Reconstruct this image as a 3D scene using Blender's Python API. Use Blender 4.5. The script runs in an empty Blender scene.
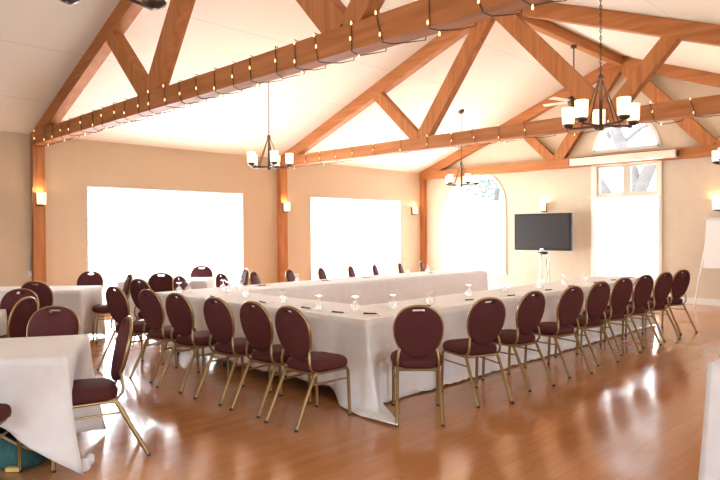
import bpy, bmesh, math, random
from mathutils import Vector, Matrix
random.seed(7)
S = bpy.context.scene
COL = S.collection
PI = math.pi
cosd = lambda a: math.cos(math.radians(a))
sind = lambda a: math.sin(math.radians(a))

# ------------------------------------------------------------------ camera
cam = bpy.data.cameras.new('camera')
cam.sensor_width = 36.0
cam.lens = 627.0 / 720.0 * 36.0
cam.clip_start = 0.05
co = bpy.data.objects.new('camera', cam)
COL.objects.link(co)
yaw, pit, rol = math.radians(44.72), math.radians(0.70), math.radians(-0.338)
fw = Vector((math.cos(yaw)*math.cos(pit), math.sin(yaw)*math.cos(pit), -math.sin(pit)))
rt = Vector((math.sin(yaw), -math.cos(yaw), 0)); up = rt.cross(fw)
r2 = rt*math.cos(rol) + up*math.sin(rol); u2 = -rt*math.sin(rol) + up*math.cos(rol)
mw = Matrix((r2, u2, -fw)).transposed().to_4x4()
mw.translation = Vector((0, 0, 1.5))
co.matrix_world = mw
S.camera = co

# ------------------------------------------------------------------ world, daylight, exposure
S.view_settings.view_transform = 'Standard'
S.view_settings.look = 'None'
S.view_settings.gamma = 1.0
S.view_settings.use_curve_mapping = False
S.view_settings.exposure = 0.30
W = bpy.data.worlds.new('sky'); S.world = W; W.use_nodes = True
wn = W.node_tree; wn.nodes.clear()
wo = wn.nodes.new('ShaderNodeOutputWorld'); wb = wn.nodes.new('ShaderNodeBackground')
wb.inputs[0].default_value = (0.86, 0.93, 1.0, 1); wb.inputs[1].default_value = 2.6
wn.links.new(wb.outputs[0], wo.inputs[0])
COOL = (0.92, 0.96, 1.0)
def area(name, loc, aim, sx, sy, power, col=COOL):
    l = bpy.data.lights.new(name, 'AREA'); l.shape = 'RECTANGLE'; l.size = sx; l.size_y = sy
    l.energy = power; l.color = col
    o = bpy.data.objects.new(name, l); COL.objects.link(o)
    o.location = loc
    o.rotation_euler = (Vector(aim)).to_track_quat('-Z', 'Z').to_euler()
    return o
# overcast daylight standing outside each window in view; unseen fill lamps added after
area('daylight_window_1', (6.1, 11.75, 1.3), (0, -1, 0), 3.2, 2.3, 780)
area('daylight_window_2', (11.2, 11.75, 1.3), (0, -1, 0), 3.1, 2.3, 690)
area('daylight_window_3', (14.45, 9.4, 1.35), (-1, 0, 0), 1.8, 1.75, 230)
area('daylight_window_4', (14.45, 5.5, 1.4), (-1, 0, 0), 1.5, 1.8, 190)
area('added_fill_5', (1.2, -3.95, 1.5), (0, 1, 0), 2.6, 2.2, 150, (.80, .90, 1.0))  # this and the next two are fill lamps added out of view
area('added_fill_6', (6.2, -3.95, 1.5), (0, 1, 0), 3.6, 2.2, 70)
area('added_fill_7', (-3.45, 4.2, 1.5), (1, 0, 0), 4.0, 2.2, 210, (.80, .90, 1.0))
LAMP = 1.7          # glow of the opal lamp shades
BULB = 7.0         # watts of each chandelier bulb
def bulb_light(parent, loc, e):
    l = bpy.data.lights.get('bulb_%d' % int(e*10)) or bpy.data.lights.new('bulb_%d' % int(e*10), 'POINT')
    l.energy = e; l.color = (1, .70, .38); l.shadow_soft_size = .02
    o = bpy.data.objects.new('lamp_bulb', l); COL.objects.link(o); o.parent = parent; o.location = loc

# ------------------------------------------------------------------ room numbers
XE = 13.79; YW = 11.15; YR = 5.575; EAVE = 3.15; SLOPE = 0.385
XF = -3.0; YB = -3.5
def zc(y): return EAVE + SLOPE*max(0.0, min(y, YW - y))

# ------------------------------------------------------------------ materials
def mat(name, col, rough=0.6, metal=0.0, spec=0.5, emit=None, estr=0.0, coat=0.0):
    m = bpy.data.materials.new(name); m.use_nodes = True
    b = m.node_tree.nodes['Principled BSDF']
    b.inputs['Base Color'].default_value = (*col, 1); b.inputs['Roughness'].default_value = rough
    b.inputs['Metallic'].default_value = metal; b.inputs['Specular IOR Level'].default_value = spec
    b.inputs['Coat Weight'].default_value = coat
    if emit:
        b.inputs['Emission Color'].default_value = (*emit, 1); b.inputs['Emission Strength'].default_value = estr
    return m
def nodes(m): return m.node_tree.nodes, m.node_tree.links, m.node_tree.nodes['Principled BSDF']
def noise_var(m, c1, c2, scale=(4, 4, 4), detail=3, bump=0.0, nscale=1.0, lo=.35, hi=.65):
    n, l, b = nodes(m)
    tc = n.new('ShaderNodeTexCoord'); mp = n.new('ShaderNodeMapping'); mp.inputs['Scale'].default_value = scale
    nz = n.new('ShaderNodeTexNoise'); nz.inputs['Scale'].default_value = nscale; nz.inputs['Detail'].default_value = detail
    cr = n.new('ShaderNodeValToRGB'); e = cr.color_ramp.elements
    e[0].color = (*c1, 1); e[1].color = (*c2, 1); e[0].position = lo; e[1].position = hi
    l.new(tc.outputs['Object'], mp.inputs[0]); l.new(mp.outputs[0], nz.inputs[0])
    l.new(nz.outputs[0], cr.inputs[0]); l.new(cr.outputs[0], b.inputs['Base Color'])
    if bump:
        bp = n.new('ShaderNodeBump'); bp.inputs['Strength'].default_value = bump; bp.inputs['Distance'].default_value = .01
        l.new(nz.outputs[0], bp.inputs['Height']); l.new(bp.outputs[0], b.inputs['Normal'])
    return m
M = {}
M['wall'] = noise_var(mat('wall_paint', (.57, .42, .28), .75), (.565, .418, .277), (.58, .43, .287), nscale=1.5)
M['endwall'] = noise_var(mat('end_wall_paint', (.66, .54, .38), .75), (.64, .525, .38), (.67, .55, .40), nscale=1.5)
M['white'] = mat('white_trim_paint', (.86, .84, .79), .45)
M['cream'] = mat('cream_case_paint', (.85, .81, .68), .45)
M['bars'] = mat('cream_window_bars', (.58, .53, .42), .5)
M['base'] = mat('baseboard_paint', (.82, .79, .72), .45)
wood1, wood2 = (.38, .140, .046), (.50, .200, .072)
for ax, sc in (('x', (1.2, 14, 14)), ('y', (14, 1.2, 14)), ('z', (14, 14, 1.2))):
    M['wood_'+ax] = noise_var(mat('fir_timber_'+ax, wood1, .65, spec=.2), wood1, wood2, sc, 4, .05)
# ceiling with faint panel seams
m = mat('ceiling_board', (.80, .74, .64), .85); M['ceiling'] = m
n, l, b = nodes(m)
tc = n.new('ShaderNodeTexCoord'); sx = n.new('ShaderNodeSeparateXYZ'); l.new(tc.outputs['Object'], sx.inputs[0])
md = n.new('ShaderNodeMath'); md.operation = 'PINGPONG'; md.inputs[1].default_value = .61
ad = n.new('ShaderNodeMath'); ad.operation = 'ADD'; ad.inputs[1].default_value = -.41
l.new(sx.outputs[1], ad.inputs[0]); l.new(ad.outputs[0], md.inputs[0])
lt = n.new('ShaderNodeMath'); lt.operation = 'LESS_THAN'; lt.inputs[1].default_value = .006; l.new(md.outputs[0], lt.inputs[0])
mx = n.new('ShaderNodeMix'); mx.data_type = 'RGBA'
mx.inputs['A'].default_value = (.77, .695, .58, 1); mx.inputs['B'].default_value = (.60, .52, .43, 1)
l.new(lt.outputs[0], mx.inputs['Factor']); l.new(mx.outputs['Result'], b.inputs['Base Color'])
# polished strip floor
m = mat('polished_strip_floor', (.36, .14, .05), .14, coat=.25); M['floor'] = m
n, l, b = nodes(m); b.inputs['Coat Roughness'].default_value = .08
tc = n.new('ShaderNodeTexCoord')
br = n.new('ShaderNodeTexBrick'); br.offset = .37; br.inputs['Scale'].default_value = 1.0
br.inputs['Color1'].default_value = (.50, .212, .076, 1); br.inputs['Color2'].default_value = (.56, .248, .093, 1)
br.inputs['Mortar'].default_value = (.42, .17, .06, 1); br.inputs['Mortar Size'].default_value = .0016
br.inputs['Brick Width'].default_value = 1.1; br.inputs['Row Height'].default_value = .083; br.inputs['Bias'].default_value = -.1
l.new(tc.outputs['Object'], br.inputs[0])
mp = n.new('ShaderNodeMapping'); mp.inputs['Scale'].default_value = (1.0, 16, 1); l.new(tc.outputs['Object'], mp.inputs[0])
nz = n.new('ShaderNodeTexNoise'); nz.inputs['Scale'].default_value = 2.5; nz.inputs['Detail'].default_value = 5; l.new(mp.outputs[0], nz.inputs[0])
hs = n.new('ShaderNodeMix'); hs.data_type = 'RGBA'; hs.blend_type = 'MULTIPLY'; hs.inputs['Factor'].default_value = .35
cr = n.new('ShaderNodeValToRGB'); cr.color_ramp.elements[0].color = (.68, .62, .55, 1); cr.color_ramp.elements[0].position = .3; cr.color_ramp.elements[1].position = .7
l.new(nz.outputs[0], cr.inputs[0]); l.new(br.outputs[0], hs.inputs['A']); l.new(cr.outputs[0], hs.inputs['B']); l.new(hs.outputs['Result'], b.inputs['Base Color'])
nz2 = n.new('ShaderNodeTexNoise'); nz2.inputs['Scale'].default_value = 1.3; nz2.inputs['Detail'].default_value = 4; l.new(tc.outputs['Object'], nz2.inputs[0])
mr = n.new('ShaderNodeMapRange'); mr.inputs['From Min'].default_value = .3; mr.inputs['From Max'].default_value = .7; mr.inputs['To Min'].default_value = .10; mr.inputs['To Max'].default_value = .24
l.new(nz2.outputs[0], mr.inputs[0]); l.new(mr.outputs[0], b.inputs['Roughness'])
bp = n.new('ShaderNodeBump'); bp.inputs['Strength'].default_value = .06; bp.inputs['Distance'].default_value = .02
nz3 = n.new('ShaderNodeTexNoise'); nz3.inputs['Scale'].default_value = 3.0; l.new(tc.outputs['Object'], nz3.inputs[0])
l.new(nz3.outputs[0], bp.inputs['Height']); l.new(bp.outputs[0], b.inputs['Normal'])

M['cloth'] = noise_var(mat('white_table_linen', (.83, .82, .82), .85, spec=.2), (.87, .865, .87), (.91, .905, .91), nscale=3)
M['fabric'] = noise_var(mat('maroon_upholstery', (.10, .022, .022), .8, spec=.25), (.068, .016, .016), (.115, .028, .027), nscale=60, bump=.1)
M['gold'] = mat('antique_gold_tube', (.40, .28, .13), .34, .9)
M['slot'] = mat('chrome_grip', (.8, .78, .75), .25, 1.0)
M['rubber'] = mat('black_rubber', (.02, .02, .02), .6)
M['bronze'] = mat('dark_bronze', (.09, .055, .038), .45, .7)
M['tabletop'] = mat('table_board', (.30, .20, .12), .5)
M['steel'] = mat('grey_steel', (.25, .25, .25), .4, .8)
M['black'] = mat('gloss_black_plastic', (.012, .011, .011), .45, spec=.2)
M['screen'] = mat('dark_screen', (.022, .018, .016), .5, spec=.25)
M['silver'] = mat('brushed_silver', (.75, .74, .70), .35, .6)
M['paper'] = mat('white_paper', (.88, .87, .84), .8)
M['pen'] = mat('dark_pen', (.05, .035, .03), .4)
M['teal'] = noise_var(mat('teal_tote', (.02, .10, .10), .7), (.02, .10, .095), (.03, .13, .125), nscale=8)
M['tan'] = mat('tan_rim', (.62, .43, .20), .6)
M['dark'] = mat('dark_lining', (.02, .02, .02), .8)
M['yellow'] = mat('yellow_tag', (.72, .48, .16), .6)
M['wire'] = mat('dark_green_wire', (.03, .035, .025), .6)
M['cord'] = mat('grey_cord', (.35, .30, .26), .6)
M['bulb'] = mat('warm_bulb', (.9, .7, .4), .3, emit=(1, .68, .34), estr=1.3)
M['shade'] = mat('opal_glass', (.9, .82, .66), .35, emit=(1, .74, .40), estr=LAMP)
M['wlight'] = mat('lit_sconce_glass', (.9, .8, .62), .35, emit=(1, .66, .34), estr=LAMP)
M['fan'] = mat('cream_fan_blade', (.78, .70, .58), .5)
M['bark'] = noise_var(mat('grey_bark', (.30, .27, .25), .9), (.28, .28, .29), (.42, .41, .42), nscale=9)
M['leaf'] = mat('pale_leaves', (.34, .42, .40), .8)
M['lawn'] = noise_var(mat('pale_ground', (.5, .52, .46), .9), (.48, .5, .44), (.56, .57, .5), nscale=2)
def mixmat(name, parts):
    m = bpy.data.materials.new(name); m.use_nodes = True
    n, l = m.node_tree.nodes, m.node_tree.links; n.clear()
    out = n.new('ShaderNodeOutputMaterial'); prev = None; tot = 0
    for typ, w, col, rough in parts:
        s = n.new(typ); s.inputs['Color'].default_value = (*col, 1)
        if rough is not None: s.inputs['Roughness'].default_value = rough
        if prev is None: prev = s; tot = w; continue
        tot += w
        mx = n.new('ShaderNodeMixShader'); mx.inputs[0].default_value = w/tot
        l.new(prev.outputs[0], mx.inputs[1]); l.new(s.outputs[0], mx.inputs[2]); prev = mx
    l.new(prev.outputs[0], out.inputs[0]); return m
M['sheer'] = mixmat('sheer_white_curtain', [('ShaderNodeBsdfTransparent', .34, (1, 1, 1), None), ('ShaderNodeBsdfTranslucent', .46, (.95, .95, .95), None), ('ShaderNodeBsdfDiffuse', .2, (.9, .9, .9), None)])
M['pane'] = mixmat('window_glass', [('ShaderNodeBsdfTransparent', .94, (.98, .99, 1), None), ('ShaderNodeBsdfGlossy', .06, (1, 1, 1), .02)])
M['glass'] = mixmat('clear_goblet_glass', [('ShaderNodeBsdfTransparent', .60, (.97, .97, .97), None), ('ShaderNodeBsdfGlossy', .22, (1, 1, 1), .05), ('ShaderNodeBsdfTranslucent', .18, (1, 1, 1), None)])

# ------------------------------------------------------------------ mesh builder
class MB:
    def __init__(s): s.v = []; s.f = []; s.flat = set()
    def add(s, vs, fs, flat=False):
        o = len(s.v); s.v += [tuple(v) for v in vs]
        for f in fs:
            if flat: s.flat.add(len(s.f))
            s.f.append(tuple(i+o for i in f))
        return s
    def box(s, x0, x1, y0, y1, z0, z1):
        vs = [(x, y, z) for z in (z0, z1) for y in (y0, y1) for x in (x0, x1)]
        return s.add(vs, [(0, 2, 3, 1), (4, 5, 7, 6), (0, 1, 5, 4), (2, 6, 7, 3), (0, 4, 6, 2), (1, 3, 7, 5)], True)
    def bar(s, p0, p1, w, h, up=(0, 0, 1)):
        p0 = Vector(p0); p1 = Vector(p1); d = (p1-p0).normalized()
        a = d.cross(Vector(up)).normalized(); c = a.cross(d)
        vs = []
        for p in (p0, p1):
            for sa, sc in ((-1, -1), (1, -1), (1, 1), (-1, 1)): vs.append(p + a*sa*w/2 + c*sc*h/2)
        return s.add(vs, [(3, 2, 1, 0), (4, 5, 6, 7), (0, 1, 5, 4), (1, 2, 6, 5), (2, 3, 7, 6), (3, 0, 4, 7)], True)
    def prism(s, poly, axis, a0, a1):
        # poly: list of 2D points; axis 'x': (y,z) extruded in x; 'y': (x,z); 'z': (x,y)
        def P(q, a): return {'x': (a, q[0], q[1]), 'y': (q[0], a, q[1]), 'z': (q[0], q[1], a)}[axis]
        k = len(poly); vs = [P(q, a0) for q in poly] + [P(q, a1) for q in poly]
        fs = [tuple(range(k))[::-1], tuple(range(k, 2*k))] + [(i, (i+1) % k, k+(i+1) % k, k+i) for i in range(k)]
        return s.add(vs, fs, True)
    def tube(s, pts, r, n=8, closed=False, r1=None):
        pts = [Vector(p) for p in pts]; k = len(pts); vs = []; fs = []
        prev = None
        for i, p in enumerate(pts):
            if closed: t = pts[(i+1) % k]-pts[i-1]
            else: t = pts[min(i+1, k-1)]-pts[max(i-1, 0)]
            t.normalize()
            if prev is None:
                a = t.orthogonal().normalized()
            else:
                a = prev - t*prev.dot(t); a.normalize()
            prev = a; c = t.cross(a)
            rr = r if r1 is None else r+(r1-r)*i/(k-1)
            for j in range(n):
                an = 2*PI*j/n; vs.append(p+(a*math.cos(an)+c*math.sin(an))*rr)
        seg = k if closed else k-1
        for i in range(seg):
            for j in range(n):
                q = (i+1) % k
                fs.append((i*n+j, i*n+(j+1) % n, q*n+(j+1) % n, q*n+j))
        s.add(vs, fs)
        if not closed: s.add(vs[:n], [tuple(range(n))[::-1]], True); s.add(vs[-n:], [tuple(range(n))], True)
        return s
    def lathe(s, prof, n=16, c=(0, 0, 0), cap=True):
        vs = []; fs = []
        for r, z in prof:
            for j in range(n):
                an = 2*PI*j/n; vs.append((c[0]+r*math.cos(an), c[1]+r*math.sin(an), c[2]+z))
        k = len(prof)
        for i in range(k-1):
            for j in range(n): fs.append((i*n+j, i*n+(j+1) % n, (i+1)*n+(j+1) % n, (i+1)*n+j))
        s.add(vs, fs)
        if cap:
            s.add(vs[:n], [tuple(range(n))[::-1]], True); s.add(vs[-n:], [tuple(range(n))], True)
        return s
    def rings(s, rings, cap=True):
        n = len(rings[0]); vs = [p for r in rings for p in r]; fs = []
        for i in range(len(rings)-1):
            for j in range(n): fs.append((i*n+j, i*n+(j+1) % n, (i+1)*n+(j+1) % n, (i+1)*n+j))
        if cap: fs += [tuple(range(n))[::-1], tuple(range((len(rings)-1)*n, len(rings)*n))]
        return s.add(vs, fs)
    def sphere(s, c, r, n=8, m=5):
        return s.lathe([(r*math.sin(PI*max(.02, min(.98, i/m))), -r*math.cos(PI*max(.02, min(.98, i/m)))) for i in range(m+1)], n, c)
    def build(s, name, material, parent=None, smooth=True, bevel=0.0, loc=None):
        me = bpy.data.meshes.new(name)
        me.from_pydata(s.v, [], s.f); me.update()
        if smooth:
            for i, p in enumerate(me.polygons): p.use_smooth = i not in s.flat
        bm = bmesh.new(); bm.from_mesh(me); bmesh.ops.recalc_face_normals(bm, faces=bm.faces); bm.to_mesh(me); bm.free()
        me.materials.append(material)
        o = bpy.data.objects.new(name, me); COL.objects.link(o)
        if parent: o.parent = parent
        if loc: o.location = loc
        if bevel:
            b = o.modifiers.new('bevel', 'BEVEL'); b.width = bevel; b.segments = 2; b.limit_method = 'ANGLE'
        return o
def thing(name, label, cat, loc=(0, 0, 0), rz=0.0, group=None):
    o = bpy.data.objects.new(name, None); o.empty_display_size = .2; COL.objects.link(o)
    o.location = loc; o.rotation_euler = (0, 0, math.radians(rz)); tag(o, label, cat, group); return o
def tag(o, label, cat, group=None):
    o['label'] = label; o['category'] = cat
    if group: o['group'] = group
    return o
def struct(o): o['kind'] = 'structure'; return o
def dup(root, loc, rz, label, group=None):
    r = root.copy(); COL.objects.link(r); r.location = loc; r.rotation_euler = (0, 0, math.radians(rz)); r['label'] = label
    if group: r['group'] = group
    for ch in root.children:
        c = ch.copy(); COL.objects.link(c); c.parent = r
        for g in ch.children:
            d = g.copy(); COL.objects.link(d); d.parent = c
    return r
ORD = ['first', 'second', 'third', 'fourth', 'fifth', 'sixth', 'seventh', 'eighth', 'ninth', 'tenth', 'eleventh', 'twelfth']

# ------------------------------------------------------------------ structure: floor, ceiling, walls
struct(MB().box(XF-.2, XE+.2, YB-.2, YW+.2, -.12, 0).build('floor', M['floor']))
c = MB()
for y0, y1 in ((0, YR), (YR, YW+.2)):
    za = EAVE+SLOPE*(y0 if y0 < YR-.1 else YW-y0); zb = EAVE+SLOPE*(y1 if y1 < YR+.1 else YW-y1)
    c.prism([(y0, za), (y1, zb), (y1, zb+.15), (y0, za+.15)], 'x', XF-.2, XE+.2)
c.box(XF-.2, XE+.2, YB-.2, 0, EAVE, EAVE+.15)
struct(c.build('ceiling', M['ceiling']))

def strips(mb, axis, a0, a1, cuts, holes, ztop, t0, t1, fine=26):
    """wall slab along `axis` between a0 and a1 with openings; holes: (b0,b1,zlow,ztopfn)"""
    us = {a0, a1, *cuts}
    for b0, b1, zl, zt in holes:
        for i in range(fine+1): us.add(b0+(b1-b0)*i/fine)
    us = sorted(us)
    for u0, u1 in zip(us, us[1:]):
        mid = (u0+u1)/2; segs = []; lo0 = lo1 = 0.0
        for b0, b1, zl, zt in sorted(holes, key=lambda h: h[2]):
            if b0 < mid < b1:
                segs.append((lo0, lo1, zl, zl)); lo0, lo1 = zt(u0), zt(u1)
        segs.append((lo0, lo1, ztop(u0), ztop(u1)))
        for p, q, r, s_ in segs:
            poly = [(u0, p), (u1, q), (u1, s_), (u0, r)]
            mb.prism(poly, 'x' if axis == 'y' else 'y', t0, t1)
flat = lambda z: (lambda u: z)
W1 = (4.45, 7.73); W2 = (9.61, 12.80); WT = 2.34; WB = .08
mb = MB(); strips(mb, 'x', XF-.2, XE+.2, [], [(*W1, WB, flat(WT)), (*W2, WB, flat(WT))], flat(EAVE+.05), YW, YW+.32, 1)
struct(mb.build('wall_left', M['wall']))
A3 = (8.50, 10.24, .45, 2.24); A4 = (4.79, 6.22, .46, 3.02); HR = (4.79, 6.22, 3.26)
arch3 = lambda u: A3[3] + math.sqrt(max(0, .87**2-(u-9.37)**2))*.93
arch4 = lambda u: HR[2] + math.sqrt(max(0, .715**2-(u-5.505)**2))
mb = MB(); strips(mb, 'y', YB-.2, YW+.2, [0, YR], [(A3[0], A3[1], A3[2], arch3), (A4[0], A4[1], A4[2], flat(A4[3])), (HR[0], HR[1], HR[2], arch4)], lambda y: zc(y)+.05, XE, XE+.22)
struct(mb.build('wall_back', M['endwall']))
mb = MB(); strips(mb, 'x', XF-.2, XE+.2, [], [(0, 2.4, .5, flat(2.5)), (4.5, 7.9, .5, flat(2.5))], flat(EAVE+.05), YB-.2, YB, 1)  # both openings added for the unseen fill lamps
struct(mb.build('wall_right', M['wall']))
mb = MB(); strips(mb, 'y', YB, YW, [0, YR], [(2.2, 6.2, .5, flat(2.5))], lambda y: zc(y)+.05, XF-.2, XF, 1)  # opening added so fill light enters from out of view
struct(mb.build('wall_front', M['wall']))
mb = MB(); mb.box(XE-.018, XE, YB, YW, 0, .13)
struct(mb.build('baseboard_back', M['base'], bevel=.004))
mb = MB()
for a, b_ in ((XF, W1[0]-.13), (W1[1]+.13, W2[0]-.13), (W2[1]+.13, XE)): mb.box(a, b_, YW-.018, YW, 0, .13)
struct(mb.build('baseboard_left', M['base'], bevel=.004))

# ------------------------------------------------------------------ windows
def frame_boxes(mb, axis, d0, d1, u0, u1, z0, z1, w, mull=(), rails=(), mw=.05):
    def B(a, b, p, q):
        if axis == 'x': mb.box(a, b, d0, d1, p, q)
        else: mb.box(d0, d1, a, b, p, q)
    B(u0, u0+w, z0, z1); B(u1-w, u1, z0, z1); B(u0+w, u1-w, z1-w, z1); B(u0+w, u1-w, z0, z0+w)
    for m_ in mull: B(m_-mw/2, m_+mw/2, z0+w, z1-w)
    for r_ in rails:
        ed = [u0+w, *[q for m_ in mull for q in (m_-mw/2, m_+mw/2)], u1-w]
        for p, q in zip(ed[::2], ed[1::2]): B(p, q, r_-mw/2, r_+mw/2)
def window_long(name, W_):
    mb = MB(); frame_boxes(mb, 'x', YW-.012, YW+.31, W_[0]-.005, W_[1]+.005, WB-.01, WT+.005, .03)
    w = struct(mb.build(name, M['white'], bevel=.006))
    k = (W_[1]-W_[0])
    mb = MB(); frame_boxes(mb, 'x', YW+.23, YW+.29, W_[0]+.025, W_[1]-.025, WB+.02, WT-.025, .07, [W_[0]+k/3, W_[0]+2*k/3])
    mb.build('window_frame', M['white'], w)
    MB().box(W_[0]+.09, W_[1]-.09, YW+.255, YW+.263, WB+.07, WT-.07).build('pane', M['pane'], w)
    return w
window_long('window_1', W1); window_long('window_2', W2)
def arc_band(mb, cy, cz, r0, r1, x0, x1, sq=1.0, n=28):
    for i in range(n):
        a, b_ = PI*i/n, PI*(i+1)/n
        P = lambda r, t: (cy+r*math.cos(t), cz+r*math.sin(t)*sq)
        mb.prism([P(r0, a), P(r1, a), P(r1, b_), P(r0, b_)], 'x', x0, x1)
def half_disc(mb, cy, cz, r, x0, x1, sq=1.0, n=28):
    mb.prism([(cy+r*math.cos(PI*i/n), cz+r*math.sin(PI*i/n)*sq) for i in range(n+1)], 'x', x0, x1)
# window 3: arched
mb = MB()
mb.box(XE-.02, XE+.19, A3[0]-.02, A3[0]+.06, A3[2], A3[3]); mb.box(XE-.02, XE+.19, A3[1]-.06, A3[1]+.02, A3[2], A3[3])
mb.box(XE-.03, XE+.19, A3[0]-.05, A3[1]+.05, A3[2]-.05, A3[2]); mb.box(XE+.03, XE+.17, A3[0], A3[1], A3[3]-.04, A3[3]+.04)
arc_band(mb, 9.37, A3[3], .82, .885, XE-.02, XE+.19, .93)
w3 = struct(mb.build('window_3', M['cream']))
mb = MB(); mb.box(XE+.10, XE+.108, A3[0]+.05, A3[1]-.05, A3[2], A3[3]-.04); half_disc(mb, 9.37, A3[3]+.04, .81, XE+.10, XE+.108, .93)
mb.build('pane', M['pane'], w3)
# window 4: tall double casement with transom lights and a half-round light above
mb = MB(); frame_boxes(mb, 'y', XE-.03, XE+.19, A4[0]-.05, A4[1]+.05, A4[2]-.05, A4[3]+.04, .10)
w4 = struct(mb.build('window_4', M['cream'], bevel=.006))
mb = MB(); frame_boxes(mb, 'y', XE+.05, XE+.15, A4[0]+.03, A4[1]-.03, A4[2]+.03, A4[3]-.04, .07, [5.505], [2.27], .15)
mb.build('window_frame', M['bars'], w4)
MB().box(XE+.10, XE+.108, A4[0]+.06, A4[1]-.06, A4[2]+.06, A4[3]-.06).build('pane', M['pane'], w4)
mb = MB(); arc_band(mb, 5.505, HR[2], .665, .735, XE-.02, XE+.19); mb.box(XE-.02, XE+.19, HR[0], HR[1], HR[2]-.02, HR[2]+.05)
mb.build('arched_frame', M['white'], w4)
mb = MB(); half_disc(mb, 5.505, HR[2]+.03, .66, XE+.10, XE+.108); mb.build('arched_pane', M['pane'], w4)
# unseen windows added beside and behind the photographer to let fill light in
for nm, ax, d0, u in (('added_window_5', 'x', YB-.14, (0, 2.4)), ('added_window_6', 'x', YB-.14, (4.5, 7.9)), ('added_window_7', 'y', XF-.14, (2.2, 6.2))):
    mb = MB(); frame_boxes(mb, ax, d0, d0+.14, u[0], u[1], .5, 2.5, .07, [(u[0]+u[1])/2])
    struct(mb.build(nm, M['white']))

# sheer curtains
def curtain(name, axis, d, u0, u1, z0, z1, label, tie=0.0, amp=.022, waves=26, sag=None):
    mb = MB(); n = waves*6; rows = 18; vs = []
    for j in range(rows+1):
        t = j/rows; z = z1+(z0-z1)*t
        for i in range(n+1):
            s_ = i/n; u = u0+(u1-u0)*s_
            if tie: u = u1+(u-u1)*(1 - 0) if False else u - tie*(t**2)*s_*0.0
            off = amp*(math.sin(2*PI*waves*s_)+.5*math.sin(2*PI*waves*s_*.43+1.3+t))*(.6+.5*t)
            vs.append((u, d+off, z) if axis == 'x' else (d+off, u, z))
    fs = [(j*(n+1)+i, j*(n+1)+i+1, (j+1)*(n+1)+i+1, (j+1)*(n+1)+i) for j in range(rows) for i in range(n)]
    mb.add(vs, fs)
    o = mb.build(name, M['sheer']); tag(o, label, 'curtain')
    r = MB(); e = .05
    r.tube([(u0-e, d, z1+.012), (u1+e, d, z1+.012)] if axis == 'x' else [(d, u0-e, z1+.012), (d, u1+e, z1+.012)], .011, 8)
    r.build('curtain_rod', M['white'], o)
    return o
curtain('sheer_curtain', 'x', YW+.15, W1[0]+.09, W1[1]-.09, WB+.03, WT-.10, 'blown-out white sheer curtain filling the long window beside the left timber post')
curtain('sheer_curtain', 'x', YW+.15, W2[0]+.09, W2[1]-.09, WB+.03, WT-.10, 'white sheer curtain filling the long window between the middle post and the corner')
curtain('sheer_curtain', 'y', XE-.06, A3[0]-.03, A3[1]+.03, .42, A3[3]-.01, 'white sheer curtain under the arched window left of the television', waves=14)
curtain('sheer_curtain', 'y', XE-.06, A4[0]-.02, A4[1]+.04, .40, 2.23, 'white sheer curtain on the tall double window right of the television', waves=12)

# ------------------------------------------------------------------ outdoors
struct(MB().box(XE+.25, XE+14, -6, 22, -.2, -.1).build('ground', M['lawn']))
t = thing('tree', 'forked grey tree trunk outside the tall double window', 'tree', (XE+4.2, 6.9, -.1))
mb = MB(); mb.tube([(0, 0, 0), (.05, -.05, 1.2), (.0, .0, 2.6), (-.1, .1, 3.4), (-.2, .42, 4.3), (-.2, .9, 5.6)], .27, 10, r1=.12)
mb.tube([(0, .1, 1.4), (-.1, .75, 2.5), (-.1, 1.25, 3.3), (-.2, 1.9, 4.3)], .24, 9, r1=.14)
mb.tube([(0, 0, 2.5), (-.1, -.4, 3.3), (-.1, -.95, 4.3), (-.1, -1.3, 5.6)], .20, 9, r1=.08)
mb.build('trunk', M['bark'], t)
mb = MB()
for k in range(9):
    a = random.uniform(.5, 5.8); p = Vector((-.15, .4+random.uniform(-.9, .5), 4.1+random.uniform(0, 1.2)))
    q = p+Vector((random.uniform(-.6, .6), random.uniform(-1.3, 1.3), random.uniform(.3, 1.1)))
    mb.tube([p, (p+q)/2+Vector((0, .1, .12)), q], .06, 6, r1=.02)
mb.build('branch', M['bark'], t)
t = thing('tree', 'pale leafy tree outside the arched window left of the television', 'tree', (XE+6.0, 12.6, -.1))
MB().tube([(0, 0, 0), (0, .05, 1.5), (.1, 0, 3.2)], .16, 8, r1=.08).build('trunk', M['bark'], t)
mb = MB()
for k in range(420):
    d = Vector((random.gauss(0, 1), random.gauss(0, 1), random.gauss(0, .8))).normalized()*random.uniform(.4, 1.25)
    p = Vector((.1, 0, 3.3))+Vector((d.x, d.y*1.2, d.z*.62)); a = Vector((random.gauss(0, 1), random.gauss(0, 1), random.gauss(0, 1))).normalized()*.11; b_ = a.orthogonal().normalized()*.06
    mb.add([p-a, p+b_, p+a, p-b_], [(0, 1, 2, 3)])
mb.build('foliage', M['leaf'], t)

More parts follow.
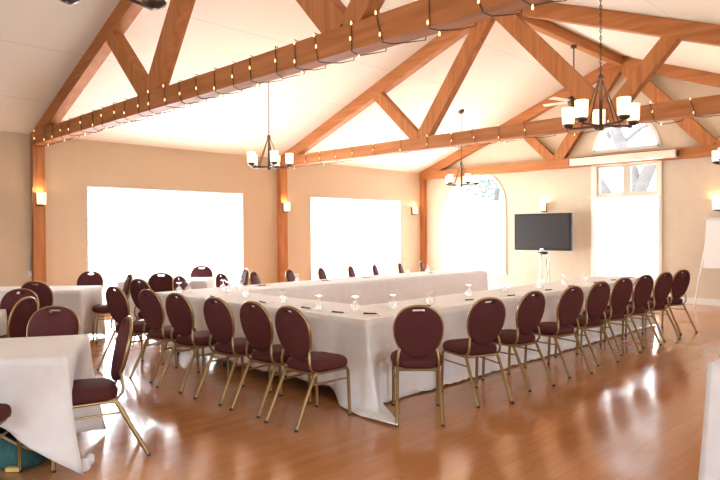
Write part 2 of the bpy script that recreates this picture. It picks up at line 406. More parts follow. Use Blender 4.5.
# ------------------------------------------------------------------ timber posts, ridge beams, trusses
TX = [3.62, 8.72, XE-.087]
PW = .19
for x, lab in ((3.63, 'fir timber post on the left wall carrying the nearest truss'), (8.74, 'fir timber post on the left wall between the two long windows'), (XE-.07, 'fir timber post in the far corner of the room')):
    hw = PW/2 if x < 13 else .07
    o = MB().box(x-hw, x+hw, YW-.13, YW-.001, 0, EAVE-.02).build('timber_post', M['wood_z'], bevel=.006); tag(o, lab, 'post')
def truss(x, lab, w=.17, h=.215, d=.24, zb=2.96):
    t = thing('roof_truss', lab, 'roof truss', (x, 0, 0))
    MB().box(-w/2, w/2, 0.02, YW-.005, zb, zb+h).build('bottom_chord', M['wood_y'], t, bevel=.006)
    for s in (-1, 1):
        y0 = 0.02 if s < 0 else YW-.005
        mb = MB(); mb.prism([(y0, zc(y0)-.004), (YR, zc(YR)-.004), (YR, zc(YR)-d-.02), (y0, zc(y0)-d)], 'x', -w*.47, w*.47)
        mb.build('rafter', M['wood_y'], t, bevel=.006)
        V = 5.40+s*1.66
        mb = MB(); mb.bar((0, V-s*.02, zb+h-.02), (0, YR+s*.06, zc(YR)-d+.02), 0.26, w*.90, (1, 0, 0)); mb.v = [tuple(v) for v in mb.v]
        mb.build('inner_web', M['wood_z'], t, bevel=.006)
        T = 5.49+s*2.63
        mb = MB(); mb.bar((0, V+s*.08, zb+h-.02), (0, T, zc(T)-d+.02), 0.205, w*.86, (1, 0, 0))
        mb.build('outer_web', M['wood_z'], t, bevel=.006)
    return t
truss(TX[0], 'nearest exposed fir roof truss with string lights wound round its bottom beam')
truss(TX[1], 'middle exposed fir roof truss above the meeting tables')
truss(TX[2], 'farthest fir roof truss set against the end wall above the television')
for a, b_, lab in ((XF, TX[0]-.08, 'fir ridge beam running back from the nearest truss over the photographer'), (TX[0]+.08, TX[1]-.08, 'fir ridge beam between the nearest truss and the middle truss'), (TX[1]+.08, TX[2]-.08, 'fir ridge beam between the middle truss and the end wall truss')):
    o = MB().box(a, b_, YR-.07, YR+.07, zc(YR)-.23, zc(YR)-.03).build('ridge_beam', M['wood_x'], bevel=.006); tag(o, lab, 'beam')

# ------------------------------------------------------------------ string lights round two bottom chords
def string_lights(x, y0, y1, lab, pitch, tail=False):
    t = thing('string_light', lab, 'string lights', (x, 0, 0), group='string lights on the trusses')
    w, h, z0 = .095, .125, 2.96+.1075
    pts = []; bulbs = []
    y = y0; k = 0; rnd = random.Random(int(x*10))
    while y < y1:
        p = pitch*rnd.uniform(.75, 1.25)
        sl = rnd.uniform(-.12, .12); cyc = [(-w, -h, 0), (-w-.004, 0, .05+sl*.6), (-w, h, .10+sl), (w, h, .25), (w, -h, .42)]
        for dx, dz, f in cyc: pts.append((dx, y+f*p, z0+dz))
        pts.append((.02, y+.62*p, z0-h-rnd.uniform(.005, .03))); pts.append((-w*.6, y+.85*p, z0-h-rnd.uniform(.01, .05)))
        q_ = rnd.uniform(-.8, .1); bulbs.append((-w-.010, y+.04*p+.25*sl*p, z0+h*q_))
        if rnd.random() < .7: bulbs.append((-w-.008, y+.09*p+sl*p, z0+h*rnd.uniform(.75, 1.05)))
        if k % 2 == 0: bulbs.append((-w*.7, y+.85*p, z0-h-.045))
        y += p; k += 1
    if tail:
        pts = [(-.05, YW-.14, 2.9), (-.10, YW-.14, 2.75)][::-1] and pts
    m_ = MB().tube(pts, .0048, 5).build('wire', M['wire'], t, smooth=True)
    b0 = None
    for i, p in enumerate(bulbs[:99]):
        if b0 is None:
            b0 = MB().lathe([(.003, -.018), (.008, -.012), (.0095, -.003), (.006, .008), (.005, .016)], 7).build('bulb', M['bulb'], t, loc=p)
        else:
            c_ = b0.copy(); COL.objects.link(c_); c_.parent = t; c_.location = p
        # bulbs hang on the wire
    return t
string_lights(TX[0], .4, YW-.25, 'string of small warm bulbs wound round the nearest truss beam', .36)
string_lights(TX[1], .4, YW-.25, 'string of small warm bulbs wound round the middle truss beam', .55)
# feed wire down the left post to a plug
mb = MB().tube([(3.53, YW-.02, 2.95), (3.55, YW-.142, 2.75), (3.545, YW-.142, 2.45), (3.525, YW-.138, 2.2), (3.515, YW-.10, 1.9), (3.52, YW-.06, 1.2), (3.512, YW-.03, .95), (3.505, YW-.03, .86)], .007, 6)
o = mb.build('power_cord', M['cord']); tag(o, 'thin grey power cord running down the side of the left timber post', 'cord')
t = thing('wall_outlet', 'small white outlet with plug at the foot of the left timber post', 'outlet', (3.505, YW, .86))
MB().box(-.028, .028, -.012, 0, -.045, .045).build('cover_plate', M['white'], t, bevel=.003)
MB().box(-.02, .02, -.045, -.012, -.03, .01).build('plug', M['white'], t, bevel=.004)

# ------------------------------------------------------------------ chandeliers
def chandelier(x, y, zh, lab, rot=0, chain=True):
    t = thing('chandelier', lab, 'chandelier', (x, y, zh), rot, 'five-light chandeliers')
    top = zc(y)-zh
    MB().lathe([(.012, -.05), (.028, -.04), (.03, -.01), (.018, .0), (.018, .46), (.03, .47), (.03, .50), (.012, .53)], 12).build('stem', M['bronze'], t)
    MB().lathe([(.015, top-.07), (.06, top-.045), (.07, top-.02), (.07, top+.03)], 16).build('canopy', M['bronze'], t)
    mb = MB()
    if chain:
        z = .52; k = 0
        while z < top-.06:
            a = (k % 2)*PI/2
            ring = [(math.cos(a)*.011*math.cos(q), math.sin(a)*.011*math.cos(q), z+.022+.026*math.sin(q)) for q in [2*PI*i/8 for i in range(8)]]
            mb.tube(ring, .0035, 5, True); z += .04; k += 1
        mb.tube([(.006, .006, .5), (.012, 0, top*.6), (.004, -.004, top-.05)], .003, 5)
        mb.build('chain', M['bronze'], t)
    else:
        mb.tube([(0, 0, .5), (0, 0, top-.05)], .009, 8); mb.build('rod', M['bronze'], t)
    R = .335
    for k in range(5):
        a = 2*PI*k/5; cx, cy = math.cos(a), math.sin(a)
        mb = MB(); mb.tube([(cx*.02, cy*.02, 0), (cx*.18, cy*.18, -.006), (cx*(R-.02), cy*(R-.02), -.002), (cx*R, cy*R, .03)], .011, 8)
        mb.tube([(cx*.02, cy*.02, .47), (cx*.2, cy*.2, .0)], .007, 6)
        mb.lathe([(.02, .0), (.055, .02), (.06, .035), (.055, .045), (.03, .045)], 14, (cx*R, cy*R, .0))
        arm = mb.build('arm', M['bronze'], t)
        mb = MB(); mb.lathe([(.03, .045), (.056, .05), (.062, .07), (.066, .22), (.060, .22), (.056, .07)], 16, (cx*R, cy*R, 0), cap=False)
        mb.lathe([(.02, .05), (.024, .08), (.018, .15), (.006, .165)], 8, (cx*R, cy*R, 0))
        mb.build('lamp_shade', M['shade'], t)
        bulb_light(t, (cx*R, cy*R, .20), BULB)
    return t
chandelier(6.31, 8.35, 2.59, 'bronze chandelier hanging on a chain in front of the middle post by the long windows', 31)
chandelier(6.38, 2.80, 2.59, 'largest fully visible bronze chandelier with lit shades in front of the middle truss', 27)
chandelier(11.70, 8.35, 2.56, 'distant bronze chandelier on a rod in front of the arched window', 25, False)
chandelier(1.20, 2.80, 2.615, 'nearest bronze chandelier cut off by the top left of the picture', 22)
chandelier(11.55, 2.80, 2.60, 'bronze chandelier cut off by the right edge near the wall sconce', 10, False)

# ceiling fan behind the middle truss
t = thing('ceiling_fan', 'cream ceiling fan hanging from the ridge beam behind the middle truss', 'ceiling fan', (11.5, YR, 4.0), 20)
tp = zc(YR)-.23-4.0
MB().lathe([(.02, tp-.06), (.06, tp-.04), (.065, tp)], 14).build('canopy', M['bronze'], t)
MB().tube([(0, 0, .1), (0, 0, tp-.04)], .012, 8).build('rod', M['bronze'], t)
MB().lathe([(.03, -.12), (.10, -.09), (.12, -.02), (.11, .06), (.04, .12)], 18).build('motor', M['bronze'], t)
for k in range(5):
    a = 2*PI*k/5; d = Vector((math.cos(a), math.sin(a), 0)); q = Vector((-d.y, d.x, .12))
    mb = MB(); vs = []
    for r, w_ in ((.10, .03), (.2, .055), (.58, .07), (.62, .05)):
        for sgn in (-1, 1):
            for dz in (-.004, .004): vs.append(d*r+q*w_*sgn+Vector((0, 0, dz)))
    fs = []
    for i in range(3):
        o_ = i*4; fs += [(o_, o_+2, o_+6, o_+4), (o_+1, o_+5, o_+7, o_+3), (o_, o_+4, o_+5, o_+1), (o_+2, o_+3, o_+7, o_+6)]
    fs += [(0, 1, 3, 2), (12, 14, 15, 13)]
    mb.add(vs, fs, True).build('blade', M['fan'], t)

# ------------------------------------------------------------------ wall sconces
def sconce(loc, rz, lab):
    t = thing('wall_sconce', lab, 'wall sconce', loc, rz, 'lit wall sconces')    # local +y points away from the wall
    MB().box(-.055, .055, 0, .02, -.12, .10).build('back_plate', M['bronze'], t, bevel=.004)
    MB().bar((0, .015, -.10), (0, .10, -.10), .03, .02).build('arm', M['bronze'], t)
    MB().lathe([(.05, -.112), (.058, -.10), (.05, -.088)], 14, (0, .095, 0)).build('holder', M['bronze'], t)
    MB().lathe([(.045, -.09), (.066, -.088), (.072, .10), (.066, .10), (.04, -.08)], 16, (0, .095, 0), cap=False).build('lamp_shade', M['wlight'], t)
    bulb_light(t, (0, .095, .085), 3.5)
    return t
sconce((3.63, YW-.13, 2.08), 180, 'lit sconce on the left timber post')
sconce((8.74, YW-.13, 2.07), 180, 'lit sconce on the middle timber post between the long windows')
sconce((13.33, YW, 2.09), 180, 'lit sconce on tan wall next to the far corner post')
sconce((XE, 7.42, 2.08), 90, 'lit sconce on the end wall directly above the television')
sconce((XE, 3.70, 2.0), 90, 'lit sconce on the end wall above the flip chart easel')

# ------------------------------------------------------------------ projection screen case
t = thing('projector_screen', 'long cream roll-up projector screen case over the tall double window', 'projector screen', (XE-.235, 5.52, 3.06))
MB().box(-.06, .06, -1.14, 1.14, -.075, .085).build('case', M['cream'], t, bevel=.02)
MB().box(-.045, .045, -1.165, -1.14, -.055, .06).build('end_cap', M['bronze'], t, bevel=.01)
MB().box(-.045, .045, 1.14, 1.165, -.055, .06).build('end_cap', M['bronze'], t, bevel=.01)
for s in (-1, 1): MB().box(.05, .085, s*.8-.03, s*.8+.03, -.03, .05).build('bracket', M['bronze'], t)

# ------------------------------------------------------------------ television on stand
t = thing('television', 'wide black flat television on a silver pole stand by end wall', 'television', (13.2, 7.165, 0))
MB().box(-.03, .05, -.715, .715, 1.06, 1.91).build('bezel', M['black'], t, bevel=.012)
MB().box(-.034, -.028, -.665, .665, 1.125, 1.865).build('screen', M['screen'], t)
MB().box(-.036, -.03, -.05, .05, 1.085, 1.10).build('badge', M['silver'], t)
MB().box(-.05, .12, -.11, .09, .97, 1.03).build('mount_bracket', M['black'], t, bevel=.01)
for yy in (-.135, .065): MB().tube([(.03, yy, .03), (.03, yy, 1.05)], .028, 10).build('pole', M['silver'], t)
MB().tube([(-.02, -.135, .98), (-.03, -.11, .8), (-.02, -.14, .55), (-.03, -.12, .3)], .008, 6).build('cable', M['black'], t)
MB().box(-.28, .28, -.45, .38, 0, .03).build('base', M['silver'], t, bevel=.01)
MB().box(-.16, .16, -.02, .30, .985, 1.0).build('shelf', M['silver'], t, bevel=.004)

# ------------------------------------------------------------------ flip chart easel
t = thing('easel', 'white flip chart easel standing before the end wall at the right edge', 'easel', (13.33, 3.47, 0))
lean = .22
def eb(y, z): return (.04+lean*(z-.1), y, z)
for y0, y1 in ((.52, .34), (-.52, -.34)): MB().tube([(0, y0, 0.0), eb(y1, 1.78)], .016, 8).build('leg', M['white'], t)
mbx = MB().tube([(.28, 0, .9), (.26, 0, 0)], .014, 8); mbx.build('leg', M['white'], t)
mb = MB(); vs = []
for dz in (0, 1):
    for y in (-.36, .40):
        for dx in (0, .03): vs.append((eb(y, .76 if dz == 0 else 1.70)[0]-.05+dx, y, .76 if dz == 0 else 1.70))
mb.add(vs, [(0, 2, 3, 1), (4, 5, 7, 6), (0, 1, 5, 4), (2, 6, 7, 3), (0, 4, 6, 2), (1, 3, 7, 5)], True)
mb.build('paper_pad', M['paper'], t, bevel=.004)
MB().box(.30, .35, -.38, .42, 1.70, 1.75).build('clamp_bar', M['silver'], t, bevel=.006)

# ------------------------------------------------------------------ tables and cloths
ZT = .745
def folding_table(cx, cy, rz, lx, ly, lab):
    t = thing('folding_table', lab, 'table', (cx, cy, 0), rz, 'folding tables under white cloths')
    MB().box(-lx/2+.005, lx/2-.005, -ly/2+.005, ly/2-.005, .70, .738).build('tabletop', M['tabletop'], t, bevel=.008)
    for sx_ in (-1, 1):
        for sy in (-1, 1):
            mb = MB().tube([(sx_*(lx/2-.42), sy*(ly/2-.08), .03), (sx_*(lx/2-.42), sy*(ly/2-.08), .70)], .015, 8)
            lg = mb.build('leg', M['steel'], t)
            MB().lathe([(.022, 0), (.022, .05), (.016, .055)], 10, (sx_*(lx/2-.42), sy*(ly/2-.08), 0)).build('foot', M['rubber'], lg)
    return t
def cloth(cx, cy, rz, lx, ly, lab, side, corner, flare=.03, cflare=(.18,)*4, rad=.36, amp=.014, seed=1, group=None, cdir=None):
    """side drops: S (y-), E (x+), N (y+), W (x-); corners: SW, SE, NE, NW"""
    rnd = random.Random(seed)
    hx, hy = lx/2+.006, ly/2+.006
    per = []
    def edge(p0, p1, nrm, drop, c0, c1, ci0, ci1):
        L = math.dist(p0, p1); n = max(10, int(L/.028))
        for i in range(n):
            s = L*i/n
            rd = rad[ci0] if isinstance(rad, tuple) else rad
            w0 = max(0, 1-s/rd)**1.15; w1 = max(0, 1-(L-s)/rd)**1.15
            per.append((p0[0]+(p1[0]-p0[0])*i/n, p0[1]+(p1[1]-p0[1])*i/n, nrm, drop, w0, w1, c0, c1, ci0, ci1, flare[ci0] if isinstance(flare, tuple) else flare))
    P = [(-hx, -hy), (hx, -hy), (hx, hy), (-hx, hy)]
    Nn = [(0, -1), (1, 0), (0, 1), (-1, 0)]
    D = cdir or [(-.7, -.7), (.7, -.7), (.7, .7), (-.7, .7)]
    for k in range(4): edge(P[k], P[(k+1) % 4], Nn[k], side[k], corner[k], corner[(k+1) % 4], k, (k+1) % 4)
    n = len(per); rows = 14; R_ = [[] for _ in range(rows+1)]
    f = [(rnd.uniform(14, 20), rnd.uniform(0, 6)), (rnd.uniform(28, 40), rnd.uniform(0, 6)), (rnd.uniform(5, 8), rnd.uniform(0, 6))]
    acc = 0; prev = None
    for (x, y, nr, dr, w0, w1, c0, c1, k0, k1, fl) in per:
        if prev: acc += math.dist(prev, (x, y))
        prev = (x, y)
        ws = min(1.0, w0+w1); cd = (c0*w0+c1*w1)/max(1e-6, w0+w1)
        drop = dr*(1-ws)+cd*ws
        rip = .55*math.sin(f[0][0]*acc+f[0][1])+.3*math.sin(f[1][0]*acc+f[1][1])+.5*math.sin(f[2][0]*acc+f[2][1])
        drop += (.012*rip if dr > .3 else 0)
        dx = nr[0]*(1-ws)+(D[k0][0]*w0+D[k1][0]*w1)*1.0; dy = nr[1]*(1-ws)+(D[k0][1]*w0+D[k1][1]*w1)*1.0
        q = math.hypot(dx, dy) or 1; dx /= q; dy /= q
        cf = cflare[k0 % len(cflare)]*w0**1.5+cflare[k1 % len(cflare)]*w1**1.5
        for j in range(rows+1):
            t_ = j/rows
            z = ZT-drop*t_; o = 0
            if j == 0: o = -.008
            sc = min(1.0, drop/.5)
            out = fl*(1-ws)*(t_ if fl >= 0 else max(0, t_-.16))*sc + cf*t_**1.3 + amp*rip*min(1, t_*1.6)*sc + (.004 if j else 0)
            out = (max(out, .004) if fl >= 0 else out) if j else 0
            if z < .012:
                e = .012-z; out += e*.6; z = .012+.012*abs(math.sin(acc*23+j))*(1 if e > .02 else 0)
            R_[j].append((x+dx*out+nr[0]*0 if j else x-nr[0]*.006, y+dy*out if j else y-nr[1]*.006, z if j else ZT+.004))
    mb = MB(); mb.rings(R_, cap=False)
    mb.add(R_[0], [tuple(range(n))], True)
    o = mb.build('tablecloth', M['cloth']); o.location = (cx, cy, 0); o.rotation_euler = (0, 0, math.radians(rz))
    sd = o.modifiers.new('solid', 'SOLIDIFY'); sd.thickness = .003; sd.offset = 1
    tag(o, lab, 'tablecloth', group); return o
UX0, UX1, UXE = 3.84, 4.59, 10.36
UY0, UY1, VY0, VY1 = 3.74, 4.49, 6.78, 7.50
# left arm of the U
for k, (a, b_) in enumerate(((UY0+.01, 5.62), (5.62, VY1-.01))):
    folding_table((UX0+UX1)/2, (a+b_)/2, 90, b_-a, UX1-UX0, ['folding table under the corner of the white tables nearest the camera', 'folding table at the window end of the left table arm'][k])
for k in range(3):
    L = (UXE-UX1-.06)/3; folding_table(UX1+.03+L*(k+.5), (UY0+UY1)/2, 0, L, UY1-UY0, 'folding table under the right table arm, %s from the near corner' % ORD[k])
    L2 = (10.32-UX1-.06)/3; folding_table(UX1+.03+L2*(k+.5), (VY0+VY1)/2, 0, L2, VY1-VY0, 'folding table under the far table arm by the windows, %s from the left' % ORD[k])
cloth((UX0+UX1)/2, (UY0+VY1)/2, 0, UX1-UX0, VY1-UY0, 'white tablecloth on the left table arm with one corner trailing onto the floor',
      (.75, .68, .20, .63), (1.03, .76, .20, .55), .035, (.44, .04, .02, .05), (.15, .3, .3, .42), .012, 3, None, [(-.42, -1), (.1, -1), (.7, .7), (-.7, .7)])
cloth((UX1+UXE)/2, (UY0+UY1)/2, 0, UXE-UX1-.03, UY1-UY0, 'white tablecloth on the right table arm hanging to the floor behind a row of chairs',
      (.79, .65, .60, .03), (.78, .72, .66, .05), .035, (.04, .06, .04, 0), .2, .012, 4)
cloth((UX1+10.32)/2, (VY0+VY1)/2, 0, 10.32-UX1-.03, VY1-VY0, 'white tablecloth on the far table arm by the long windows',
      (.70, .66, .20, .03), (.66, .72, .3, .03), .03, (.0, .05, .02, 0), .2, .008, 5)
# small tables set at an angle: (end mid-point, axis direction away from that end)
def angled(ex, ey, ax, width, lab, clab, side, corner, seed, cfl, flare=.03, length=1.83, cdir=None, rad=.24):
    cx = ex+cosd(ax)*length/2; cy = ey+sind(ax)*length/2
    folding_table(cx, cy, ax, length, width, lab)
    cloth(cx, cy, ax, length, width, clab, side, corner, flare, cfl, rad, .02, seed, None, cdir)
    return cx, cy
# local frame: x- end is the visible end
angled(1.665, 4.355, 150, .86, 'folding table at the left edge nearest the camera', 'white tablecloth knotted at its corner on the nearest left table',
       (.2, .4, .38, .60), (.73, .3, .60, .735), 11, (.12, .02, .05, .09), (.01, .01, .01, -.2), cdir=[(-.9, -.4), (.7, -.7), (.7, .7), (-1, .05)], rad=.40)
angled(1.70, 6.66, 140, .80, 'folding table at the far left edge behind a maroon chair', 'white tablecloth on the table mostly hidden at the far left edge', (.2, .6, .6, .5), (.7, .5, .7, .7), 12, (.05,)*4, (.02, .02, .02, -.12))
angled(3.57, 8.82, 138.6, .79, 'folding table in front of the left timber post', 'white tablecloth with gathered side on the table by the left post', (.68, .6, .6, .66), (.73, .7, .72, .73), 13, (.06,)*4, (.03, .03, .03, -.14))
angled(5.585, 9.01, 140, .85, 'folding table standing in front of the first long window', 'sunlit white tablecloth on the small table before the first window', (.2, .6, .6, .62), (.5, .5, .7, .7), 14, (.06,)*4, .03, 1.35)
folding_table(4.80, .70, 0, 1.83, .76, 'folding table at the right edge nearest the camera')
cloth(4.80, .70, 0, 1.83, .76, 'white tablecloth hanging to the floor at the lower right edge', (.70, .7, .70, .70), (.74, .74, .74, .74), .04, (.06, .06, .06, .06), .22, .012, 15)

# ------------------------------------------------------------------ chairs
def superring(a, b_, n, z, k=36, ysh=0.0, taper=0.0):
    out = []
    for i in range(k):
        t_ = 2*PI*i/k; c_, s_ = math.cos(t_), math.sin(t_)
        x = a*math.copysign(abs(c_)**(2/n), c_); y = b_*math.copysign(abs(s_)**(2/n), s_)
        x *= 1+taper*(y/b_)
        out.append((x, y+ysh, z))
    return out
RAKE = math.atan2(.10, .42)
def bp_(u, v, w):   # backrest plane: u across, v up from pad centre, w toward the sitter
    return Vector((u, -.250-v*math.sin(RAKE)+w*math.cos(RAKE), .708+v*math.cos(RAKE)+w*math.sin(RAKE)))
def egg(t_, a=.194, b_=.218):
    c_, s_ = math.cos(t_), math.sin(t_)
    x = a*math.copysign(abs(c_)**.88, c_); y = b_*math.copysign(abs(s_)**.92, s_)
    return x*(1+.10*y/b_-.02), y
def make_chair():
    t = thing('banquet_chair', '', 'chair', (0, 0, 0), 0, 'maroon banquet chairs')
    mb = MB(); mb.rings([superring(.20*s, .20*s, 3.6, z, taper=.06) for s, z in ((.94, .405), (1.03, .412), (1.06, .43), (1.06, .455), (1.02, .475), (.93, .488), (.74, .495), (.45, .498), (.15, .499))])
    mb.build('seat', M['fabric'], t)
    # upholstered oval back pad
    K = 40; prof = [(.80, .030), (.95, .024), (1.0, .010), (1.0, -.008), (.95, -.018), (.80, -.022)]
    rings = [[bp_(egg(2*PI*i/K)[0]*.35, egg(2*PI*i/K)[1]*.35, .034) for i in range(K)]]
    for sc, w in prof: rings.append([bp_(egg(2*PI*i/K)[0]*sc*1.005, egg(2*PI*i/K)[1]*sc*1.005, w) for i in range(K)])
    rings.append([bp_(egg(2*PI*i/K)[0]*.35, egg(2*PI*i/K)[1]*.35, -.024) for i in range(K)])
    mb = MB(); mb.rings(rings); pad = mb.build('backrest', M['fabric'], t)
    # hand-hold slot cut through the top of the pad
    k = 16; sl = []
    for w in (-.08, .08):
        sl.append([bp_((.036 if math.cos(2*PI*i/k) >= 0 else -.036)+.016*math.cos(2*PI*i/k), .180+.017*math.sin(2*PI*i/k), w) for i in range(k)])
    cut = MB().rings(sl).build('cutter', M['fabric'])
    bo = pad.modifiers.new('cut', 'BOOLEAN'); bo.operation = 'DIFFERENCE'; bo.object = cut; bo.solver = 'EXACT'
    bpy.context.view_layer.update()
    dg = bpy.context.evaluated_depsgraph_get(); nm = bpy.data.meshes.new_from_object(pad.evaluated_get(dg))
    pad.modifiers.clear(); pad.data = nm; bpy.data.objects.remove(cut)
    # frame tube: round the pad, down the sides and forward under the seat
    pts = []
    for i in range(33):
        a = math.radians(-38+256*i/32)
        x, y = egg(a); pts.append(bp_(x*1.0, y*1.0, .0))
    x0 = pts[0].x
    low = [(x0+.010, -.225, .545), (x0+.018, -.232, .49), (x0+.02, -.225, .445), (x0+.02, -.195, .41), (x0+.018, -.14, .398)]
    full = [Vector(p) for p in low[::-1]] + pts + [Vector((-p[0], p[1], p[2])) for p in low]
    MB().tube(full, .0105, 8).build('back_frame', M['gold'], t)
    xs = x0+.02
    mb = MB()
    fr = [(-xs, -.19, .395), (xs, -.19, .395), (.185, .17, .395), (-.185, .17, .395)]
    for i in range(4): mb.tube([fr[i], fr[(i+1) % 4]], .012, 8)
    mb.build('seat_frame', M['gold'], t)
    for s in (-1, 1):
        mb = MB(); mb.tube([(s*xs, -.15, .40), (s*(xs+.002), -.19, .385), (s*(xs+.012), -.385, .012)], .0138, 8); lg = mb.build('leg', M['gold'], t)
        MB().lathe([(.0145, 0), (.0145, .014), (.0125, .018)], 8, (s*(xs+.0125), -.388, 0)).build('foot_cap', M['rubber'], lg)
        mb = MB(); mb.tube([(s*.187, .15, .40), (s*.19, .175, .375), (s*.192, .19, .012)], .0138, 8); lg = mb.build('leg', M['gold'], t)
        MB().lathe([(.0145, 0), (.0145, .014), (.0125, .018)], 8, (s*.192, .19, 0)).build('foot_cap', M['rubber'], lg)
        MB().tube([(s*(xs+.003), -.225, .315), (s*.19, .18, .315)], .008, 6).build('stretcher', M['gold'], t)
    return t
proto = make_chair(); used = []
def chair(bx, by, face, lab, group, seat=False):
    """bx,by = top of the backrest (or the seat centre when seat=True); face = compass angle the sitter looks"""
    if not seat: bx += .30*cosd(face); by += .30*sind(face)
    if not used:
        o = proto; o.location = (bx, by, 0); o.rotation_euler = (0, 0, math.radians(face-90)); o['label'] = lab; o['group'] = group
    else: o = dup(proto, (bx, by, 0), face-90, lab, group)
    used.append(o); return o
G1, G2, G3, G4 = 'maroon chairs along the right table arm', 'maroon chairs along the left table arm', 'maroon chairs along the window side', 'maroon chairs round the small tables'
Rr = [(3.81, 3.13, 43), (4.68, 3.05, 68), (5.46, 3.05, 80), (6.22, 3.02, 78), (6.98, 3.06, 77), (7.73, 3.10, 76), (8.43, 3.10, 76), (9.10, 3.08, 76), (9.86, 3.10, 72)]
Rlab = ['maroon chair seen squarely from behind beside the trailing cloth corner'] + ['maroon chair %s along the right table arm from the near corner' % ORD[k] for k in range(1, 8)] + ['maroon chair at the far end of the right table arm, nearest the flip chart']
for (x, y, a), lb in zip(Rr, Rlab): chair(x, y, a, lb, G1)
Lr = [(3.08, 3.84, 3), (3.09, 4.34, 4), (3.07, 4.88, 6), (3.04, 5.52, 8), (3.04, 6.10, 8), (2.97, 6.74, 9)]
for k, (x, y, a) in enumerate(Lr):
    chair(x, y, a, ['maroon chair at the near corner end of the left table arm', None, None, None, None, 'maroon chair at the window end of the left table arm, set apart on sunlit floor'][k] or 'maroon chair %s along the left table arm from the near corner' % ORD[k], G2)
Bk = [(3.68, 7.62, 14), (4.29, 7.72, -58), (4.95, 7.72, -60), (5.51, 7.72, -55), (6.19, 7.72, -57), (6.86, 7.72, -58), (7.54, 7.72, -58), (8.14, 7.72, -58), (8.82, 7.72, -58), (9.45, 7.72, -58)]
for k, (x, y, a) in enumerate(Bk):
    chair(x, y, a, 'maroon chair by the left end of the far table arm, whole back showing' if k == 0 else 'maroon chair back rising behind the far table arm, %s from its left end' % ORD[k], G3)
chair(3.95, 9.76, 228.6, 'maroon chair behind the white table at the left post, before the first window', G4)
chair(2.66, 8.27, 48, 'dark maroon chair back right below the left timber post', G4)
chair(3.80, 8.78, 165, 'maroon chair seen from the side with its seat toward the table at the left post', G4, True)
chair(4.49, 8.57, 50, 'wide dark chair back against the first window at the near side of the sunlit table', G4)
chair(5.92, 9.81, 230, 'maroon chair behind the sunlit small table before the first window', G4)
chair(5.90, 8.42, 160, 'narrow sunlit maroon chair seen edge-on at the right side of the sunlit table', G4)
chair(2.18, 7.20, 228, 'maroon chair facing the camera behind the table at the far left edge', G4)
chair(1.93, 6.21, 130, 'maroon chair turned away from the camera before the table at far left edge', G4)
chair(1.84, 5.26, 233, 'maroon chair facing the camera across the nearest left table', G4)
chair(1.955, 4.185, 163, 'maroon chair in full side view at the end of the nearest left table', G4)
chair(1.62, 7.78, 228, 'maroon chair mostly cut off by the left edge behind the hidden table', G4)
chair(1.02, 4.25, 57, 'maroon chair cut off at the lower left with only a seat corner showing', G4, True)

# ------------------------------------------------------------------ glasses, note pads and pens on the U
gp = None
def goblet(x, y, lab, grp):
    global gp
    if gp is None:
        gp = thing('goblet', lab, 'glass', (x, y, ZT+.004), 0, grp)
        MB().lathe([(.038, .0), (.042, .025), (.039, .055), (.026, .075), (.008, .085), (.005, .09)], 18, cap=False).build('bowl', M['glass'], gp)
        MB().lathe([(.006, .086), (.005, .10), (.006, .118), (.012, .126)], 10).build('stem', M['glass'], gp)
        MB().lathe([(.012, .123), (.036, .131), (.038, .135), (.036, .137)], 18).build('foot', M['glass'], gp)
        return gp
    return dup(gp, (x, y, ZT+.004), 0, lab, grp)
GA, GB = 'upside-down goblets on the table arms', 'note pads on the table arms'
Rg = [(4.24, 4.27), (4.60, 4.10), (5.12, 4.05), (6.03, 4.2), (6.71, 4.15), (7.50, 4.10), (8.26, 4.14), (9.0, 4.18), (9.65, 4.17), (10.2, 4.12)]
for k, (x, y) in enumerate(Rg): goblet(x, y, 'upside-down stemmed glass on the right table arm, %s from the near corner' % ORD[k], GA)
Lg = [(4.05, 4.58), (4.2, 5.33), (4.26, 6.1), (4.45, 6.75)]
for k, (x, y) in enumerate(Lg): goblet(x, y, 'upside-down stemmed glass on the left table arm, %s from the near corner' % ORD[k], GA)
Bg = [(3.97, 7.12), (4.12, 7.16), (4.56, 7.04), (4.86, 7.1), (5.96, 7.22), (8.52, 7.24), (9.06, 7.22)]
for k, (x, y) in enumerate(Bg): goblet(x, y, 'upside-down stemmed glass along the far table arm, %s from the left' % ORD[k], GA)
pp = None
def pad(x, y, rz, lab):
    global pp
    loc = (x, y, ZT+.004)
    if pp is None:
        pp = thing('note_pad', lab, 'note pad', loc, rz, GB)
        MB().box(-.075, .075, -.105, .105, 0, .006).build('paper', M['paper'], pp)
        r0 = pp
    else: r0 = dup(pp, loc, rz, lab, GB)
    return r0
pn = None
def pen(x, y, rz, lab):
    global pn
    loc = (x, y, ZT+.0105)
    if pn is None:
        pn = thing('pen', lab, 'pen', loc, rz, 'dark pens on the note pads')
        MB().tube([(-.06, 0, .006), (.055, 0, .006)], .006, 8).build('barrel', M['pen'], pn)
        MB().tube([(.055, 0, .006), (.072, 0, .006)], .005, 8, r1=.001).build('tip', M['pen'], pn)
        MB().box(-.058, -.02, -.0015, .0015, .011, .014).build('clip', M['pen'], pn)
        return pn
    return dup(pn, loc, rz, lab, 'dark pens on the note pads')
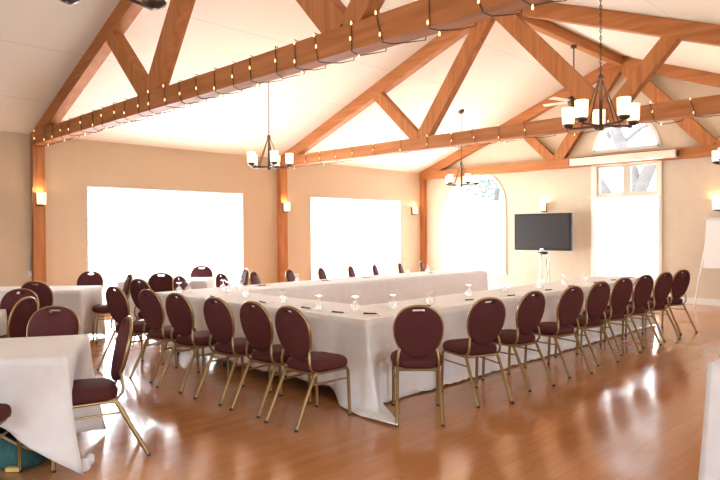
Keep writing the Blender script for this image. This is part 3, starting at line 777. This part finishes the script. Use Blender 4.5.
P_ = [((4.93, 3.95), 0, 'right'), ((5.66, 3.94), 0, 'right'), ((6.38, 3.86), 0, 'right'), ((7.30, 3.88), 0, 'right'), ((8.0, 3.92), 0, 'right'), ((8.80, 3.93), 0, 'right'), ((9.40, 3.93), 0, 'right'), ((10.05, 3.93), 0, 'right'),
      ((4.11, 3.95), -35, 'left'), ((3.98, 4.24), -60, 'left'), ((4.0, 4.72), -75, 'left'), ((4.02, 5.45), -85, 'left'), ((3.98, 6.37), -85, 'left'),
      ((5.3, 7.2), 180, 'far'), ((6.5, 7.2), 180, 'far'), ((7.4, 7.2), 180, 'far'), ((8.9, 7.05), 180, 'far')]
cnt = {}
for (x, y), a, arm in P_:
    k = cnt.get(arm, 0); cnt[arm] = k+1
    where = '%s table arm, %s from the %s' % (arm, ORD[k], 'left' if arm == 'far' else 'near corner')
    pad(x, y, a, 'white note pad lying on the ' + where); pen(x, y, a-12, 'dark pen on a note pad on the ' + where)

# bunched knot in the trailing corner of the nearest cloth
kn = MB(); kn.rings([[(.05*sx*math.cos(2*PI*i/14)*(1+.18*math.sin(3*2*PI*i/14)), .05*sx*math.sin(2*PI*i/14), zz) for i in range(14)] for sx, zz in ((.5, .003), (.95, .02), (1.0, .045), (.7, .075), (.3, .088))])
kn.rings([[(.055+.034*sx*math.cos(2*PI*i/12), .03+.034*sx*math.sin(2*PI*i/12), zz) for i in range(12)] for sx, zz in ((.5, .03), (1.0, .05), (1.0, .085), (.5, .105))])
near_cloth = [o for o in bpy.data.objects if o.get('label', '').startswith('white tablecloth knotted')][0]
kb = kn.build('knot', M['cloth'], near_cloth)
kb.matrix_parent_inverse = Matrix.LocRotScale(near_cloth.location, near_cloth.rotation_euler, None).inverted(); kb.location = (1.575, 4.02, 0); kb.scale = (.8, .8, .9)

# ------------------------------------------------------------------ teal tote under the nearest table
t = thing('tote_bin', 'teal bin with tan rim on the floor under the nearest left table', 'storage bin', (1.29, 4.57, 0), -46)
rings = [superring(.27*s, .17*s, 4, z, 40) for s, z in ((.90, .0), (.97, .02), (1.0, .10), (1.03, .26), (1.0, .26), (.96, .10), (.92, .03))]
def dip(r): return [(x, y, z - ((.15*max(0, x/.27) if z > .2 else (.03*max(0, x/.27) if z > .05 else 0)))) for x, y, z in r]
MB().rings([dip(r) for r in rings]).build('body', M['teal'], t)
rim = dip(superring(.278, .178, 4, .262, 40)); MB().tube(rim, .009, 6, True).build('rim', M['tan'], t)
mb = MB().tube([(.27, -.06, .14), (.31, -.03, .19), (.31, .05, .19), (.27, .08, .14)], .008, 6); mb.build('handle', M['tan'], t)
mb = MB().box(.10, .19, -.205, -.168, .004, .03); mb.build('label_tag', M['yellow'], t, bevel=.003)
